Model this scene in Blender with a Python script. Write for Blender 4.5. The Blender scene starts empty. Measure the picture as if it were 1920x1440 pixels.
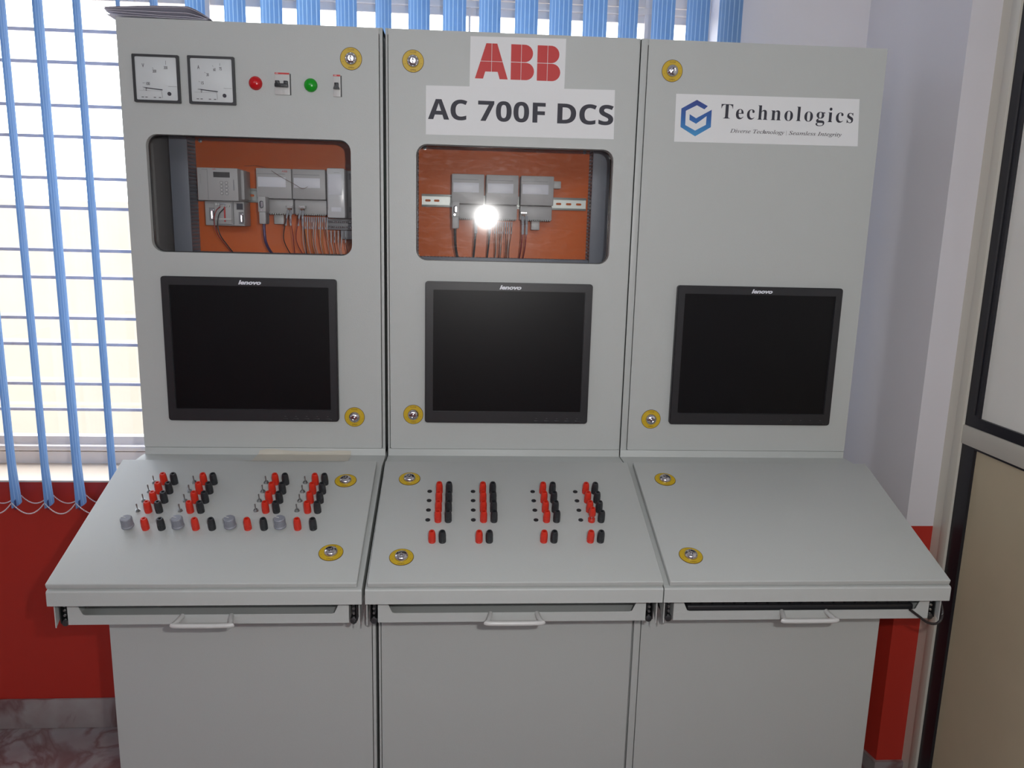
import bpy, bmesh, math, random
from mathutils import Vector, Matrix
from mathutils.geometry import tessellate_polygon
random.seed(7)
S = bpy.context.scene
COL = S.collection

# ------------------------------------------------------------------ camera
camd = bpy.data.cameras.new('camera')
camd.sensor_width = 36.0
camd.lens = 27.361
camd.clip_start = 0.02
cam = bpy.data.objects.new('camera', camd); COL.objects.link(cam)
CAMPOS = Vector((-0.1124, -1.9296, 1.5642))
yaw, pitch, roll = 0.0661, 0.1921, -0.0246
fw = Vector((math.sin(yaw)*math.cos(pitch), math.cos(yaw)*math.cos(pitch), -math.sin(pitch)))
rt = Vector((math.cos(yaw), -math.sin(yaw), 0)); dn = fw.cross(rt)
r2 = rt*math.cos(roll) + dn*math.sin(roll); d2 = -rt*math.sin(roll) + dn*math.cos(roll)
m3 = Matrix((r2, -d2, -fw)).transposed()
cam.matrix_world = Matrix.Translation(CAMPOS) @ m3.to_4x4()
S.camera = cam

# ------------------------------------------------------------------ world, lights, exposure
S.view_settings.view_transform = 'Standard'
S.view_settings.look = 'None'
S.view_settings.gamma = 1.0
S.view_settings.use_curve_mapping = False
S.view_settings.exposure = 0.0
W = bpy.data.worlds.new('sky'); S.world = W; W.use_nodes = True
bg = W.node_tree.nodes['Background']
bg.inputs[0].default_value = (0.93, 0.96, 1.0, 1); bg.inputs[1].default_value = 4.8

def lamp(name, kind, loc, energy, color, **kw):
    d = bpy.data.lights.new(name, kind); d.energy = energy; d.color = color
    for k, v in kw.items(): setattr(d, k, v)
    o = bpy.data.objects.new(name, d); COL.objects.link(o); o.location = loc
    return o
FLASH = 39.5
fl = lamp('camera_flash', 'SPOT', (0.0, -1.945, 1.636), FLASH, (1.0, 0.985, 0.96), shadow_soft_size=0.012, spot_size=math.radians(165), spot_blend=1.0)
fl.rotation_euler = (fw + Vector((0, 0, .06))).to_track_quat('-Z', 'Y').to_euler()
dl = lamp('rear_fill_light', 'AREA', (-.6, -3.95, 2.62), 24.0, (0.92, 0.96, 1.0), shape='RECTANGLE', size=3.0, size_y=.5)  # added fill light behind the camera, lifting lower fronts and walls; no real window
dl.rotation_euler = (math.radians(90), 0, 0)

# ------------------------------------------------------------------ materials
def srgb(r, g, b):
    f = lambda c: (c/255/12.92) if c/255 <= 0.04045 else ((c/255+0.055)/1.055)**2.4
    return (f(r), f(g), f(b), 1)
MATS = {}
def mat(name, col, rough=0.5, metal=0.0, spec=0.5, bump=0.0, bscale=200.0, var=0.0, vscale=8.0, emit=None, bdist=0.0006):
    m = bpy.data.materials.new(name); m.use_nodes = True; nt = m.node_tree; n = nt.nodes; L = nt.links
    p = n['Principled BSDF']
    p.inputs['Base Color'].default_value = col
    p.inputs['Roughness'].default_value = rough
    p.inputs['Metallic'].default_value = metal
    p.inputs['Specular IOR Level'].default_value = spec
    if bump or var:
        tc = n.new('ShaderNodeTexCoord')
    if bump:
        nz = n.new('ShaderNodeTexNoise'); nz.inputs['Scale'].default_value = bscale; nz.inputs['Detail'].default_value = 2
        L.new(tc.outputs['Object'], nz.inputs['Vector'])
        b = n.new('ShaderNodeBump'); b.inputs['Strength'].default_value = bump; b.inputs['Distance'].default_value = bdist
        L.new(nz.outputs['Fac'], b.inputs['Height']); L.new(b.outputs['Normal'], p.inputs['Normal'])
    if var:
        nz2 = n.new('ShaderNodeTexNoise'); nz2.inputs['Scale'].default_value = vscale; nz2.inputs['Detail'].default_value = 4
        L.new(tc.outputs['Object'], nz2.inputs['Vector'])
        mx = n.new('ShaderNodeMix'); mx.data_type = 'RGBA'
        mx.inputs[6].default_value = tuple(c*(1-var) for c in col[:3]) + (1,)
        mx.inputs[7].default_value = tuple(min(1, c*(1+var)) for c in col[:3]) + (1,)
        L.new(nz2.outputs['Fac'], mx.inputs[0]); L.new(mx.outputs[2], p.inputs['Base Color'])
    MATS[name] = m
    return m
PAINT = mat('light_grey_powder_coat', (0.492, 0.511, 0.500, 1), 0.42, spec=0.45, bump=0.35, bscale=420, bdist=0.0005)
WHITEP = mat('white_enamel', (0.62, 0.62, 0.61, 1), 0.3, bump=0.1, bscale=300)
BLACKP = mat('black_plastic', (0.018, 0.018, 0.021, 1), 0.38, bump=0.25, bscale=900, bdist=0.0002)
SCREEN = mat('dark_lcd_glass', (0.003, 0.003, 0.004, 1), 0.34, spec=0.25)
REDPL = mat('red_plastic', (0.62, 0.028, 0.012, 1), 0.33)
REDLENS = mat('red_lens', (0.55, 0.006, 0.010, 1), 0.18, bump=0.3, bscale=500)
GREENLENS = mat('green_lens', (0.004, 0.33, 0.012, 1), 0.18, bump=0.3, bscale=500)
BLKTERM = mat('black_terminal_plastic', (0.022, 0.024, 0.028, 1), 0.35)
GREYKNOB = mat('grey_knob_plastic', (0.24, 0.25, 0.29, 1), 0.4)
CHROME = mat('chrome', (0.62, 0.60, 0.62, 1), 0.16, metal=1.0)
STEEL = mat('dull_zinc_steel', (0.42, 0.43, 0.43, 1), 0.34, metal=1.0)
DKSTEEL = mat('dark_greased_steel', (0.10, 0.105, 0.11, 1), 0.35, metal=0.85)
ZINC = mat('zinc_rail', (0.36, 0.38, 0.36, 1), 0.42, metal=0.9)
YELLOW = mat('yellow_label', (0.60, 0.40, 0.015, 1), 0.4)
BROWNINK = mat('brown_ink', (0.12, 0.06, 0.01, 1), 0.6)
DARKINK = mat('dark_ink', (0.03, 0.03, 0.045, 1), 0.6)
GREYINK = mat('grey_ink', (0.10, 0.09, 0.10, 1), 0.7)
PAPER = mat('white_sign_paper', (0.78, 0.79, 0.80, 1), 0.55, var=0.02)
PAPER2 = mat('booklet_paper', (0.74, 0.73, 0.82, 1), 0.6)
PAPER3 = mat('booklet_cover', (0.40, 0.36, 0.45, 1), 0.6)
TAPE = mat('beige_masking_tape', (0.56, 0.53, 0.46, 1), 0.6, bump=0.2, bscale=120)
REDPRINT = mat('red_print', (0.55, 0.03, 0.028, 1), 0.5)
DIAL = mat('meter_dial_white', (0.62, 0.65, 0.66, 1), 0.35)
ORANGE = mat('orange_mounting_plate', (0.72, 0.135, 0.005, 1), 0.42, var=0.12, vscale=9)
DUCTG = mat('grey_duct_plastic', (0.17, 0.19, 0.23, 1), 0.45)
INNER = mat('cabinet_inside_grey', (0.24, 0.235, 0.225, 1), 0.5)
SLOTD = mat('duct_slot_dark', (0.045, 0.05, 0.06, 1), 0.6)
MODG = mat('module_grey_plastic', (0.44, 0.44, 0.44, 1), 0.42)
MODL = mat('module_light_plastic', (0.56, 0.56, 0.55, 1), 0.4)
MODC = mat('clear_cover_plastic', (0.66, 0.68, 0.70, 1), 0.25)
LABELW = mat('white_card_label', (0.74, 0.76, 0.82, 1), 0.4)
KEYC = mat('keypad_key', (0.25, 0.25, 0.26, 1), 0.5)
LCDG = mat('lcd_window', (0.045, 0.045, 0.042, 1), 0.2)
PURPLE = mat('violet_cable', (0.07, 0.035, 0.13, 1), 0.4)
WIRERED = mat('red_wire', (0.28, 0.02, 0.02, 1), 0.4)
WIREBLK = mat('black_wire', (0.025, 0.02, 0.022, 1), 0.4)
WIREWHT = mat('white_wire', (0.6, 0.58, 0.55, 1), 0.45)
WIREORG = mat('orange_wire', (0.55, 0.20, 0.03, 1), 0.45)
WIREBRN = mat('brown_wire', (0.16, 0.06, 0.03, 1), 0.45)
FERRUL = mat('grey_ferrule', (0.42, 0.44, 0.48, 1), 0.4)
WALLW = mat('lavender_white_paint', (0.73, 0.71, 0.745, 1), 0.6, bump=0.1, bscale=120, var=0.02)
WALLR = mat('red_dado_paint', (0.48, 0.030, 0.018, 1), 0.42, bump=0.1, bscale=90, var=0.03)
CREAM = mat('cream_powder_coated_aluminium', (0.66, 0.63, 0.55, 1), 0.35)
SILLM = mat('cream_stone_sill', (0.74, 0.62, 0.50, 1), 0.45, var=0.04)
WINFR = mat('window_frame_aluminium', (0.78, 0.72, 0.69, 1), 0.45)
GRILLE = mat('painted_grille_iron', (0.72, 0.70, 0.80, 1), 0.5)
GASKET = mat('black_rubber', (0.012, 0.012, 0.018, 1), 0.4)
PANELU = mat('frosted_upper_panel', (0.92, 0.91, 0.86, 1), 0.3, var=0.05, vscale=3)
PANELL = mat('beige_lower_panel', (0.62, 0.53, 0.37, 1), 0.5, var=0.10, vscale=5)
CEIL = mat('white_ceiling_paint', (0.7, 0.7, 0.7, 1), 0.8)
OUTW = mat('cream_render_outside', (0.36, 0.32, 0.265, 1), 0.8, bump=0.5, bscale=12, var=0.05, vscale=5)
OUTG = mat('outside_concrete', (0.6, 0.57, 0.52, 1), 0.9)
CHAIN = mat('white_bead_chain', (0.75, 0.66, 0.66, 1), 0.4)
SLATBACK = mat('blind_weight_blue', (0.03, 0.045, 0.16, 1), 0.6)

def marble():
    m = mat('pink_veined_marble', (0.4, 0.38, 0.38, 1), 0.28)
    nt = m.node_tree; n = nt.nodes; L = nt.links; p = n['Principled BSDF']
    tc = n.new('ShaderNodeTexCoord')
    a = n.new('ShaderNodeTexNoise'); a.inputs['Scale'].default_value = 3.5; a.inputs['Detail'].default_value = 5; a.inputs['Distortion'].default_value = 1.6
    L.new(tc.outputs['Object'], a.inputs['Vector'])
    cr = n.new('ShaderNodeValToRGB'); e = cr.color_ramp.elements
    e[0].position = 0.42; e[0].color = (0.33, 0.31, 0.31, 1)
    e[1].position = 0.56; e[1].color = (0.35, 0.33, 0.325, 1)
    q = cr.color_ramp.elements.new(0.485); q.color = (0.20, 0.12, 0.12, 1)
    L.new(a.outputs['Fac'], cr.inputs['Fac'])
    b = n.new('ShaderNodeTexNoise'); b.inputs['Scale'].default_value = 11; b.inputs['Detail'].default_value = 6
    L.new(tc.outputs['Object'], b.inputs['Vector'])
    mx = n.new('ShaderNodeMix'); mx.data_type = 'RGBA'; mx.blend_type = 'MULTIPLY'; mx.inputs[0].default_value = 0.5
    cr2 = n.new('ShaderNodeValToRGB'); cr2.color_ramp.elements[0].color = (0.72, 0.55, 0.55, 1); cr2.color_ramp.elements[0].position = .35; cr2.color_ramp.elements[1].position = .65
    L.new(b.outputs['Fac'], cr2.inputs['Fac'])
    L.new(cr.outputs['Color'], mx.inputs[6]); L.new(cr2.outputs['Color'], mx.inputs[7]); L.new(mx.outputs[2], p.inputs['Base Color'])
    return m
MARBLE = marble()

def glass(name, fac, rough, haze, tint=(1, 1, 1, 1), scratches=False):
    m = bpy.data.materials.new(name); m.use_nodes = True; nt = m.node_tree; n = nt.nodes; L = nt.links
    n.remove(n['Principled BSDF']); out = n['Material Output']
    t = n.new('ShaderNodeBsdfTransparent'); t.inputs[0].default_value = tint
    g = n.new('ShaderNodeBsdfGlossy'); g.inputs['Roughness'].default_value = rough
    g2 = n.new('ShaderNodeBsdfGlossy'); g2.inputs['Roughness'].default_value = 0.34
    m1 = n.new('ShaderNodeMixShader'); m1.inputs[0].default_value = fac
    m2 = n.new('ShaderNodeMixShader'); m2.inputs[0].default_value = haze
    L.new(t.outputs[0], m1.inputs[1]); L.new(g.outputs[0], m1.inputs[2])
    L.new(m1.outputs[0], m2.inputs[1]); L.new(g2.outputs[0], m2.inputs[2])
    L.new(m2.outputs[0], out.inputs[0])
    if scratches:
        tc = n.new('ShaderNodeTexCoord'); mp = n.new('ShaderNodeMapping'); mp.inputs['Rotation'].default_value = (0, 0.5, 0); mp.inputs['Scale'].default_value = (14, 1, 60)
        nz = n.new('ShaderNodeTexNoise'); nz.inputs['Scale'].default_value = 2.0; nz.inputs['Detail'].default_value = 4; nz.inputs['Distortion'].default_value = 1.5
        L.new(tc.outputs['Object'], mp.inputs[0]); L.new(mp.outputs[0], nz.inputs['Vector'])
        mr = n.new('ShaderNodeMapRange'); mr.inputs['From Min'].default_value = .5; mr.inputs['From Max'].default_value = .75
        mr.inputs['To Min'].default_value = haze; mr.inputs['To Max'].default_value = haze*8
        L.new(nz.outputs['Fac'], mr.inputs['Value']); L.new(mr.outputs[0], m2.inputs[0])
    return m
PLEXI = glass('scratched_clear_acrylic', 0.030, 0.062, 0.0012, scratches=True)
PANEG = glass('window_glass', 0.04, 0.01, 0.0)

def slat_material():
    m = bpy.data.materials.new('striped_blue_blind_fabric'); m.use_nodes = True; nt = m.node_tree; n = nt.nodes; L = nt.links
    p = n['Principled BSDF']; p.inputs['Roughness'].default_value = 0.7; out = n['Material Output']
    tc = n.new('ShaderNodeTexCoord'); sp = n.new('ShaderNodeSeparateXYZ'); L.new(tc.outputs['Object'], sp.inputs[0])
    md = n.new('ShaderNodeMath'); md.operation = 'WRAP'; md.inputs[1].default_value = 0.018; md.inputs[2].default_value = 0.0
    L.new(sp.outputs['X'], md.inputs[0])
    lt = n.new('ShaderNodeMath'); lt.operation = 'LESS_THAN'; lt.inputs[1].default_value = 0.003; L.new(md.outputs[0], lt.inputs[0])
    mx = n.new('ShaderNodeMix'); mx.data_type = 'RGBA'
    mx.inputs[6].default_value = (0.38, 0.56, 0.78, 1); mx.inputs[7].default_value = (0.66, 0.80, 0.93, 1)
    L.new(lt.outputs[0], mx.inputs[0]); L.new(mx.outputs[2], p.inputs['Base Color'])
    tr = n.new('ShaderNodeBsdfTranslucent'); L.new(mx.outputs[2], tr.inputs[0])
    ms = n.new('ShaderNodeMixShader'); ms.inputs[0].default_value = 0.74
    L.new(p.outputs[0], ms.inputs[1]); L.new(tr.outputs[0], ms.inputs[2]); L.new(ms.outputs[0], out.inputs[0])
    return m
SLAT = slat_material()

def logo_gradient():
    m = mat('blue_gradient_print', (0.03, 0.12, 0.42, 1), 0.5); nt = m.node_tree; n = nt.nodes; L = nt.links
    tc = n.new('ShaderNodeTexCoord'); sp = n.new('ShaderNodeSeparateXYZ'); L.new(tc.outputs['Generated'], sp.inputs[0])
    cr = n.new('ShaderNodeValToRGB'); e = cr.color_ramp.elements
    e[0].position = 0; e[0].color = (0.05, 0.30, 0.60, 1); e[1].position = 1; e[1].color = (0.03, 0.045, 0.25, 1)
    q = cr.color_ramp.elements.new(.45); q.color = (0.02, 0.13, 0.42, 1)
    L.new(sp.outputs['Z'], cr.inputs['Fac']); L.new(cr.outputs[0], n['Principled BSDF'].inputs['Base Color'])
    return m
LOGOB = logo_gradient()

# ------------------------------------------------------------------ mesh builder
WP = {}
IDM = Matrix.Identity(4)
def frame(U, V, N, O):
    M = Matrix((U, V, N)).transposed().to_4x4(); M.translation = Vector(O); return M
def FACE(y=0.0, x=0.0, z=0.0):            # local u -> +x, v -> +z, n -> towards the room
    return frame((1, 0, 0), (0, 0, 1), (0, -1, 0), (x, y, z))
EV = Vector((0, 0.948, 0.317)).normalized(); NV = Vector((0, -0.317, 0.948)).normalized()
DF = Vector((0, -0.4905, 0.8665))
def DESK(x=0.0, s=0.0, h=0.0):            # the sloping desk plane
    return frame((1, 0, 0), EV, NV, DF + Vector((x, 0, 0)) + EV*s + NV*h)

class B:
    def __init__(s, M=IDM): s.v = []; s.f = []; s.m = []; s.M = M
    def add(s, vs, fs, m=0, M=None):
        M = M or s.M; o = len(s.v)
        s.v += [tuple(M @ Vector(p)) for p in vs]
        s.f += [tuple(i+o for i in f) for f in fs]; s.m += [m]*len(fs)
    def box(s, x0, x1, y0, y1, z0, z1, m=0, bev=0, M=None, seg=2):
        if bev:
            t = bmesh.new(); bmesh.ops.create_cube(t, size=1)
            for v in t.verts:
                v.co = Vector(((x0+x1)/2+v.co.x*(x1-x0), (y0+y1)/2+v.co.y*(y1-y0), (z0+z1)/2+v.co.z*(z1-z0)))
            bmesh.ops.bevel(t, geom=t.edges[:]+t.verts[:], offset=bev, segments=seg, profile=.5, affect='EDGES', clamp_overlap=True)
            t.verts.ensure_lookup_table(); t.verts.index_update()
            s.add([v.co[:] for v in t.verts], [[v.index for v in f.verts] for f in t.faces], m, M); t.free()
        else:
            vs = [(x, y, z) for x in (x0, x1) for y in (y0, y1) for z in (z0, z1)]
            s.add(vs, [(0, 1, 3, 2), (4, 6, 7, 5), (0, 4, 5, 1), (2, 3, 7, 6), (0, 2, 6, 4), (1, 5, 7, 3)], m, M)
        return s
    def lathe(s, prof, n=24, m=0, M=None, cx=0, cy=0):   # prof: (r, h) along local z (third axis)
        vs = []; fs = []
        for r, h in prof:
            for k in range(n):
                a = 2*math.pi*k/n; vs.append((cx+r*math.cos(a), cy+r*math.sin(a), h))
        for i in range(len(prof)-1):
            for k in range(n):
                k2 = (k+1) % n; fs.append((i*n+k, i*n+k2, (i+1)*n+k2, (i+1)*n+k))
        fs.append(tuple(reversed(range(n)))); fs.append(tuple((len(prof)-1)*n+k for k in range(n)))
        s.add(vs, fs, m, M); return s
    def tube(s, pts, r, n=8, m=0, M=None, closed=False):
        P = [Vector(p) for p in pts]; vs = []; fs = []; N = len(P)
        up = Vector((0.13, 0.31, 0.94)).normalized()
        for i, p in enumerate(P):
            t = (P[min(i+1, N-1)]-P[max(i-1, 0)]).normalized()
            a = t.cross(up)
            if a.length < .05: a = t.cross(Vector((1, 0, 0)))
            a.normalize(); b = t.cross(a).normalized()
            for k in range(n):
                q = 2*math.pi*k/n; vs.append(p+a*r*math.cos(q)+b*r*math.sin(q))
        for i in range(N-1):
            for k in range(n):
                k2 = (k+1) % n; fs.append((i*n+k, i*n+k2, (i+1)*n+k2, (i+1)*n+k))
        fs.append(tuple(reversed(range(n)))); fs.append(tuple((N-1)*n+k for k in range(n)))
        s.add(vs, fs, m, M); return s
    def prism(s, outer, n0, n1, m=0, holes=(), M=None):  # polygon in local u,v extruded from n0 to n1 along local third axis
        loops = [list(outer)]+[list(h) for h in holes]
        tri = tessellate_polygon([[Vector((p[0], p[1], 0)) for p in l] for l in loops])
        flat = [p for l in loops for p in l]; k = len(flat)
        vs = [(p[0], p[1], n0) for p in flat]+[(p[0], p[1], n1) for p in flat]
        fs = []
        for t in tri:
            a, b, c = [Vector(flat[i]) for i in t]
            if (b.x-a.x)*(c.y-a.y)-(b.y-a.y)*(c.x-a.x) < 0: t = (t[0], t[2], t[1])
            fs.append(tuple(i+k for i in t)); fs.append(tuple(reversed(t)))
        o = 0
        for l in loops:
            q = len(l)
            for i in range(q):
                j = (i+1) % q; fs.append((o+i, o+j, o+j+k, o+i+k))
            o += q
        s.add(vs, fs, m, M); return s
    def disc(s, r, h, m=0, cx=0, cy=0, n=32, M=None):
        s.add([(cx+r*math.cos(2*math.pi*k/n), cy+r*math.sin(2*math.pi*k/n), h) for k in range(n)], [tuple(range(n))], m, M); return s
    def text(s, body, x0, x1, y0, y1, h=0.0004, m=0, off=0.0, space=1.0, M=None, shear=0, thick=0.0002):
        c = bpy.data.curves.new('t', 'FONT'); c.body = body; c.size = 1; c.offset = off; c.space_character = space; c.shear = shear; c.resolution_u = 4
        o = bpy.data.objects.new('t', c); COL.objects.link(o)
        dg = bpy.context.evaluated_depsgraph_get(); me = bpy.data.meshes.new_from_object(o.evaluated_get(dg))
        vs = [v.co.copy() for v in me.vertices]; fs = [tuple(p.vertices) for p in me.polygons]
        bpy.data.objects.remove(o); bpy.data.curves.remove(c); bpy.data.meshes.remove(me)
        if not vs: return s
        ax, bx = min(v.x for v in vs), max(v.x for v in vs); ay, by = min(v.y for v in vs), max(v.y for v in vs)
        q = [(x0+(v.x-ax)/(bx-ax)*(x1-x0), y0+(v.y-ay)/(by-ay)*(y1-y0), h) for v in vs]
        # keep the print facing the viewer
        a, b_, c_ = [Vector(q[i]) for i in fs[0][:3]]
        if ((b_-a).cross(c_-a)).z < 0: fs = [tuple(reversed(f)) for f in fs]
        s.add(q, fs, m, M); return s
    def build(s, name, mats, parent=None, origin=None, smooth=0.6, **props):
        xs = [Vector(p) for p in s.v]
        if origin is None:
            lo = Vector([min(p[i] for p in xs) for i in range(3)]); hi = Vector([max(p[i] for p in xs) for i in range(3)])
            origin = (lo+hi)/2
        origin = Vector(origin)
        me = bpy.data.meshes.new(name); me.from_pydata([tuple(p-origin) for p in xs], [], s.f)
        for k in (mats if isinstance(mats, (list, tuple)) else [mats]): me.materials.append(k)
        me.polygons.foreach_set('material_index', s.m)
        me.polygons.foreach_set('use_smooth', [True]*len(s.f)); me.update()
        try: me.set_sharp_from_angle(angle=smooth)
        except Exception: pass
        o = bpy.data.objects.new(name, me); COL.objects.link(o)
        place(o, origin, parent)
        for k, v in props.items(): o[k] = v
        return o
def place(o, pos, parent=None):
    pos = Vector(pos); WP[o.name] = pos
    if parent: o.parent = parent; o.location = pos-WP[parent.name]
    else: o.location = pos
    return o
def thing(name, label, cat, loc, group=None):
    o = bpy.data.objects.new(name, None); COL.objects.link(o); o.empty_display_size = .05
    place(o, loc); o['label'] = label; o['category'] = cat
    if group: o['group'] = group
    return o
def tag(o, label, cat, group=None):
    o['label'] = label; o['category'] = cat
    if group: o['group'] = group
    return o
def struct(o): o['kind'] = 'structure'; return o
def dup(src, pos, parent=None):
    c = src.copy(); COL.objects.link(c); c.parent = None; return place(c, pos, parent)
def rrect(x0, x1, z0, z1, r, n=6):
    P = []
    for cx, cz, a0 in ((x1-r, z1-r, 0), (x0+r, z1-r, 90), (x0+r, z0+r, 180), (x1-r, z0+r, 270)):
        for k in range(n+1):
            a = math.radians(a0+90*k/n); P.append((cx+r*math.cos(a), cz+r*math.sin(a)))
    return P
def curve_pts(pts, n=10):     # smooth Catmull-Rom through points
    P = [Vector(p) for p in pts]; P = [P[0]*2-P[1]]+P+[P[-1]*2-P[-2]]; out = []
    for i in range(1, len(P)-2):
        for k in range(n):
            t = k/n; a, b, c, d = P[i-1:i+3]
            out.append(0.5*((2*b)+(c-a)*t+(2*a-5*b+4*c-d)*t*t+(3*b-a-3*c+d)*t**3))
    out.append(P[-2]); return out

# ------------------------------------------------------------------ room shell
FL = -0.05; WY = 0.431; DADO = 0.787; SK = 0.052; CE = 2.95
RX = 1.209; PY = 0.055; LX = -3.2; BY = -4.0; WX1 = 0.64; WTOP = 2.75; WX0 = -3.0
b = B(); b.box(LX-.2, 1.6, BY-.2, WY+.25, FL-.1, FL); struct(b.build('floor', MARBLE))
b = B(); b.box(LX-.2, 1.6, BY-.2, WY+.25, CE, CE+.1); struct(b.build('ceiling', CEIL))
b = B()
b.box(LX, 1.06, WY, WY+.19, FL, DADO-.004, 1)
b.box(WX1, 1.06, WY, WY+.24, DADO-.004, CE, 0)
b.box(LX, WX1, WY, WY+.24, WTOP, CE, 0)
b.box(LX, WX0, WY, WY+.24, DADO-.004, WTOP, 0)
b.box(LX, 1.06, WY+.19, WY+.24, FL, 0.83, 0)
struct(b.build('wall_back', [WALLW, WALLR]))
# pilaster: splayed flank and front, painted white above the red dado
b = B()
pl = [(1.06, WY), (1.130, PY), (RX+.05, PY), (RX+.05, WY+.2), (1.06, WY+.2)]
b.prism(pl, SK-.1, DADO, 1); b.prism(pl, DADO, CE, 0)
struct(b.build('wall_right', [WALLW, WALLR], smooth=.1))
b = B(); b.box(RX+.055, RX+.2, BY, PY, FL, CE); struct(b.build('wall_side', WALLW))
b = B(); b.box(LX-.15, LX, BY, WY+.24, FL, DADO, 1); b.box(LX-.15, LX, BY, WY+.24, DADO, CE, 0); struct(b.build('wall_left', [WALLW, WALLR]))
b = B(); b.box(LX-.15, RX+.2, BY-.15, BY, FL, DADO, 1); b.box(LX-.15, RX+.2, BY-.15, BY, DADO, CE, 0); struct(b.build('wall_front', [WALLW, WALLR]))
b = B(); b.box(LX, 1.05, WY-.012, WY, FL, SK, bev=.003); struct(b.build('baseboard_back', MARBLE))
b = B(); b.prism([(1.052, WY-.012), (1.122, PY-.010), (RX, PY-.010), (RX, PY), (1.130, PY), (1.060, WY-.012)], FL, SK)
struct(b.build('baseboard_right', MARBLE))
b = B(); b.box(WX0, WX1, WY-.002, WY+.19, DADO-.006, DADO, bev=.001); struct(b.build('trim_1', SILLM))

# window with frame, grille and glass
win = bpy.data.objects.new('window_1', None); COL.objects.link(win); place(win, (-1.0, .62, DADO)); struct(win)
b = B()
b.box(WX0, WX1, .61, .67, DADO, .826, 0)
b.box(WX0, WX1, .60, .66, .831, .848, 0, bev=.003)
b.box(WX0, WX1, .625, .66, .848, .874, 0)
b.box(WX0, WX1, .612, .622, 2.208, 2.229, 0); b.box(WX0, WX1, .600, .620, 2.2295, 2.2495, 0, bev=.003)
b.box(WX0, WX1, .612, .626, 2.2535, 2.35, 0)
b.box(WX0, WX1, .60, .66, WTOP-.05, WTOP, 0)
for x, w_ in ((-2.95, .02), (-2.1, .03), (-1.034, .010), (-.895, .023), (-.182, .007), (-.104, .006), (.437, .036), (.620, .02)): b.box(x, x+w_, .602, .622, .83 if w_ > .008 else 2.0, WTOP, 0)
fr_ = b.build('window_frame', WINFR, win)
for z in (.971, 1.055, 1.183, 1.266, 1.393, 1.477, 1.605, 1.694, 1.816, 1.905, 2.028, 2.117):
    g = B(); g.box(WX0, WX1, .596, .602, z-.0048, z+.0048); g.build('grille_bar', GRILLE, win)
b = B(); b.box(WX0, WX1, .640, .644, .874, WTOP-.05); b.build('window_pane', PANEG, win)
# outside: a neighbouring rendered wall and the yard
b = B(); b.box(-9, 7, 4.2, 4.5, -1, 1.72); struct(b.build('wall_outside', OUTW))
b = B(); b.box(-9, 7, .9, 4.2, -1.1, -1); struct(b.build('ground_outside', OUTG))

# door partition on the right: cream frame, black seals, two panels
dr = bpy.data.objects.new('door_1', None); COL.objects.link(dr); place(dr, (RX, -.6, FL)); struct(dr)
Y1 = -1.6
b = B()
b.box(RX, RX+.05, .018, PY, FL, CE, 0)
b.box(RX-.003, RX+.05, -.014, .018, FL, CE, 0, bev=.003)
b.box(RX-.001, RX+.05, Y1, -.014, 1.047, 1.097, 0, bev=.002)
b.build('door_frame', CREAM, dr)
b = B(); b.box(RX+.004, RX+.03, -.064, -.014, 1.097, CE); b.box(RX+.004, RX+.03, Y1, -.064, 1.097, 1.124); b.build('seal', GASKET, dr)
b = B(); b.box(RX+.004, RX+.03, -.064, -.014, FL, 1.047); b.box(RX+.004, RX+.03, Y1, -.064, 1.041, 1.047); b.build('seal', GASKET, dr)
b = B(); b.box(RX+.012, RX+.03, Y1, -.064, 1.124, CE); b.build('door_panel', PANELU, dr)
b = B(); b.box(RX+.012, RX+.03, Y1, -.064, FL, 1.041); b.build('door_panel', PANELL, dr)
b = B(); b.tube([(RX+.004, -.046, 1.13), (RX+.004, -.046, CE)], .004, m=0); b.build('seal_bead', BLACKP, dr)

# ------------------------------------------------------------------ vertical blind
blind = thing('vertical_blind', 'light blue vertical blind of striped fabric slats hanging over the barred window', 'blind', (-.4, .37, 2.6))
b = B(); b.box(-2.0, .72, .345, .395, 2.60, 2.64, bev=.004); b.build('headrail', WINFR, blind)
slats = [(-1.53, .02), (-1.437, .024), (-1.343, .022), (-1.25, .027), (-1.149, .021), (-1.043, .008), (-.948, .020), (-.841, .052), (-.736, .057), (-.639, .058), (-.540, .063), (-.438, .056), (-.338, .043), (-.241, .058), (-.144, .063), (-.047, .059), (.054, .063), (.149, .062), (.245, .067), (.338, .054), (.437, .065), (.535, .065), (.628, .067)]
SW = .098; ZB = .735; ZT = 2.60
def slat_mesh(z0):
    vs = []; fs = []; nx = 8; zs = [z0, z0+.004, z0+.03, z0+.06, z0+.12, z0+.3, 1.3, 1.8, 2.2, ZT]
    for z in zs:
        # the bottom hem is bowed a little by its weight
        k = max(0.0, 1-(z-z0)/.14)
        for i in range(nx+1):
            u = i/nx-.5; vs.append((u*SW, -.006*(1-(2*u)**2)*(1+1.6*k), z))
    for j in range(len(zs)-1):
        for i in range(nx):
            a = j*(nx+1)+i; fs.append((a, a+1, a+nx+2, a+nx+1))
    n0 = len(vs); vs += [(x, y+.0006, z) for x, y, z in vs]; fs += [tuple(reversed([q+n0 for q in f])) for f in fs]
    return vs, fs
sv, sf = slat_mesh(ZB)
proto = None; ends = []
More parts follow.
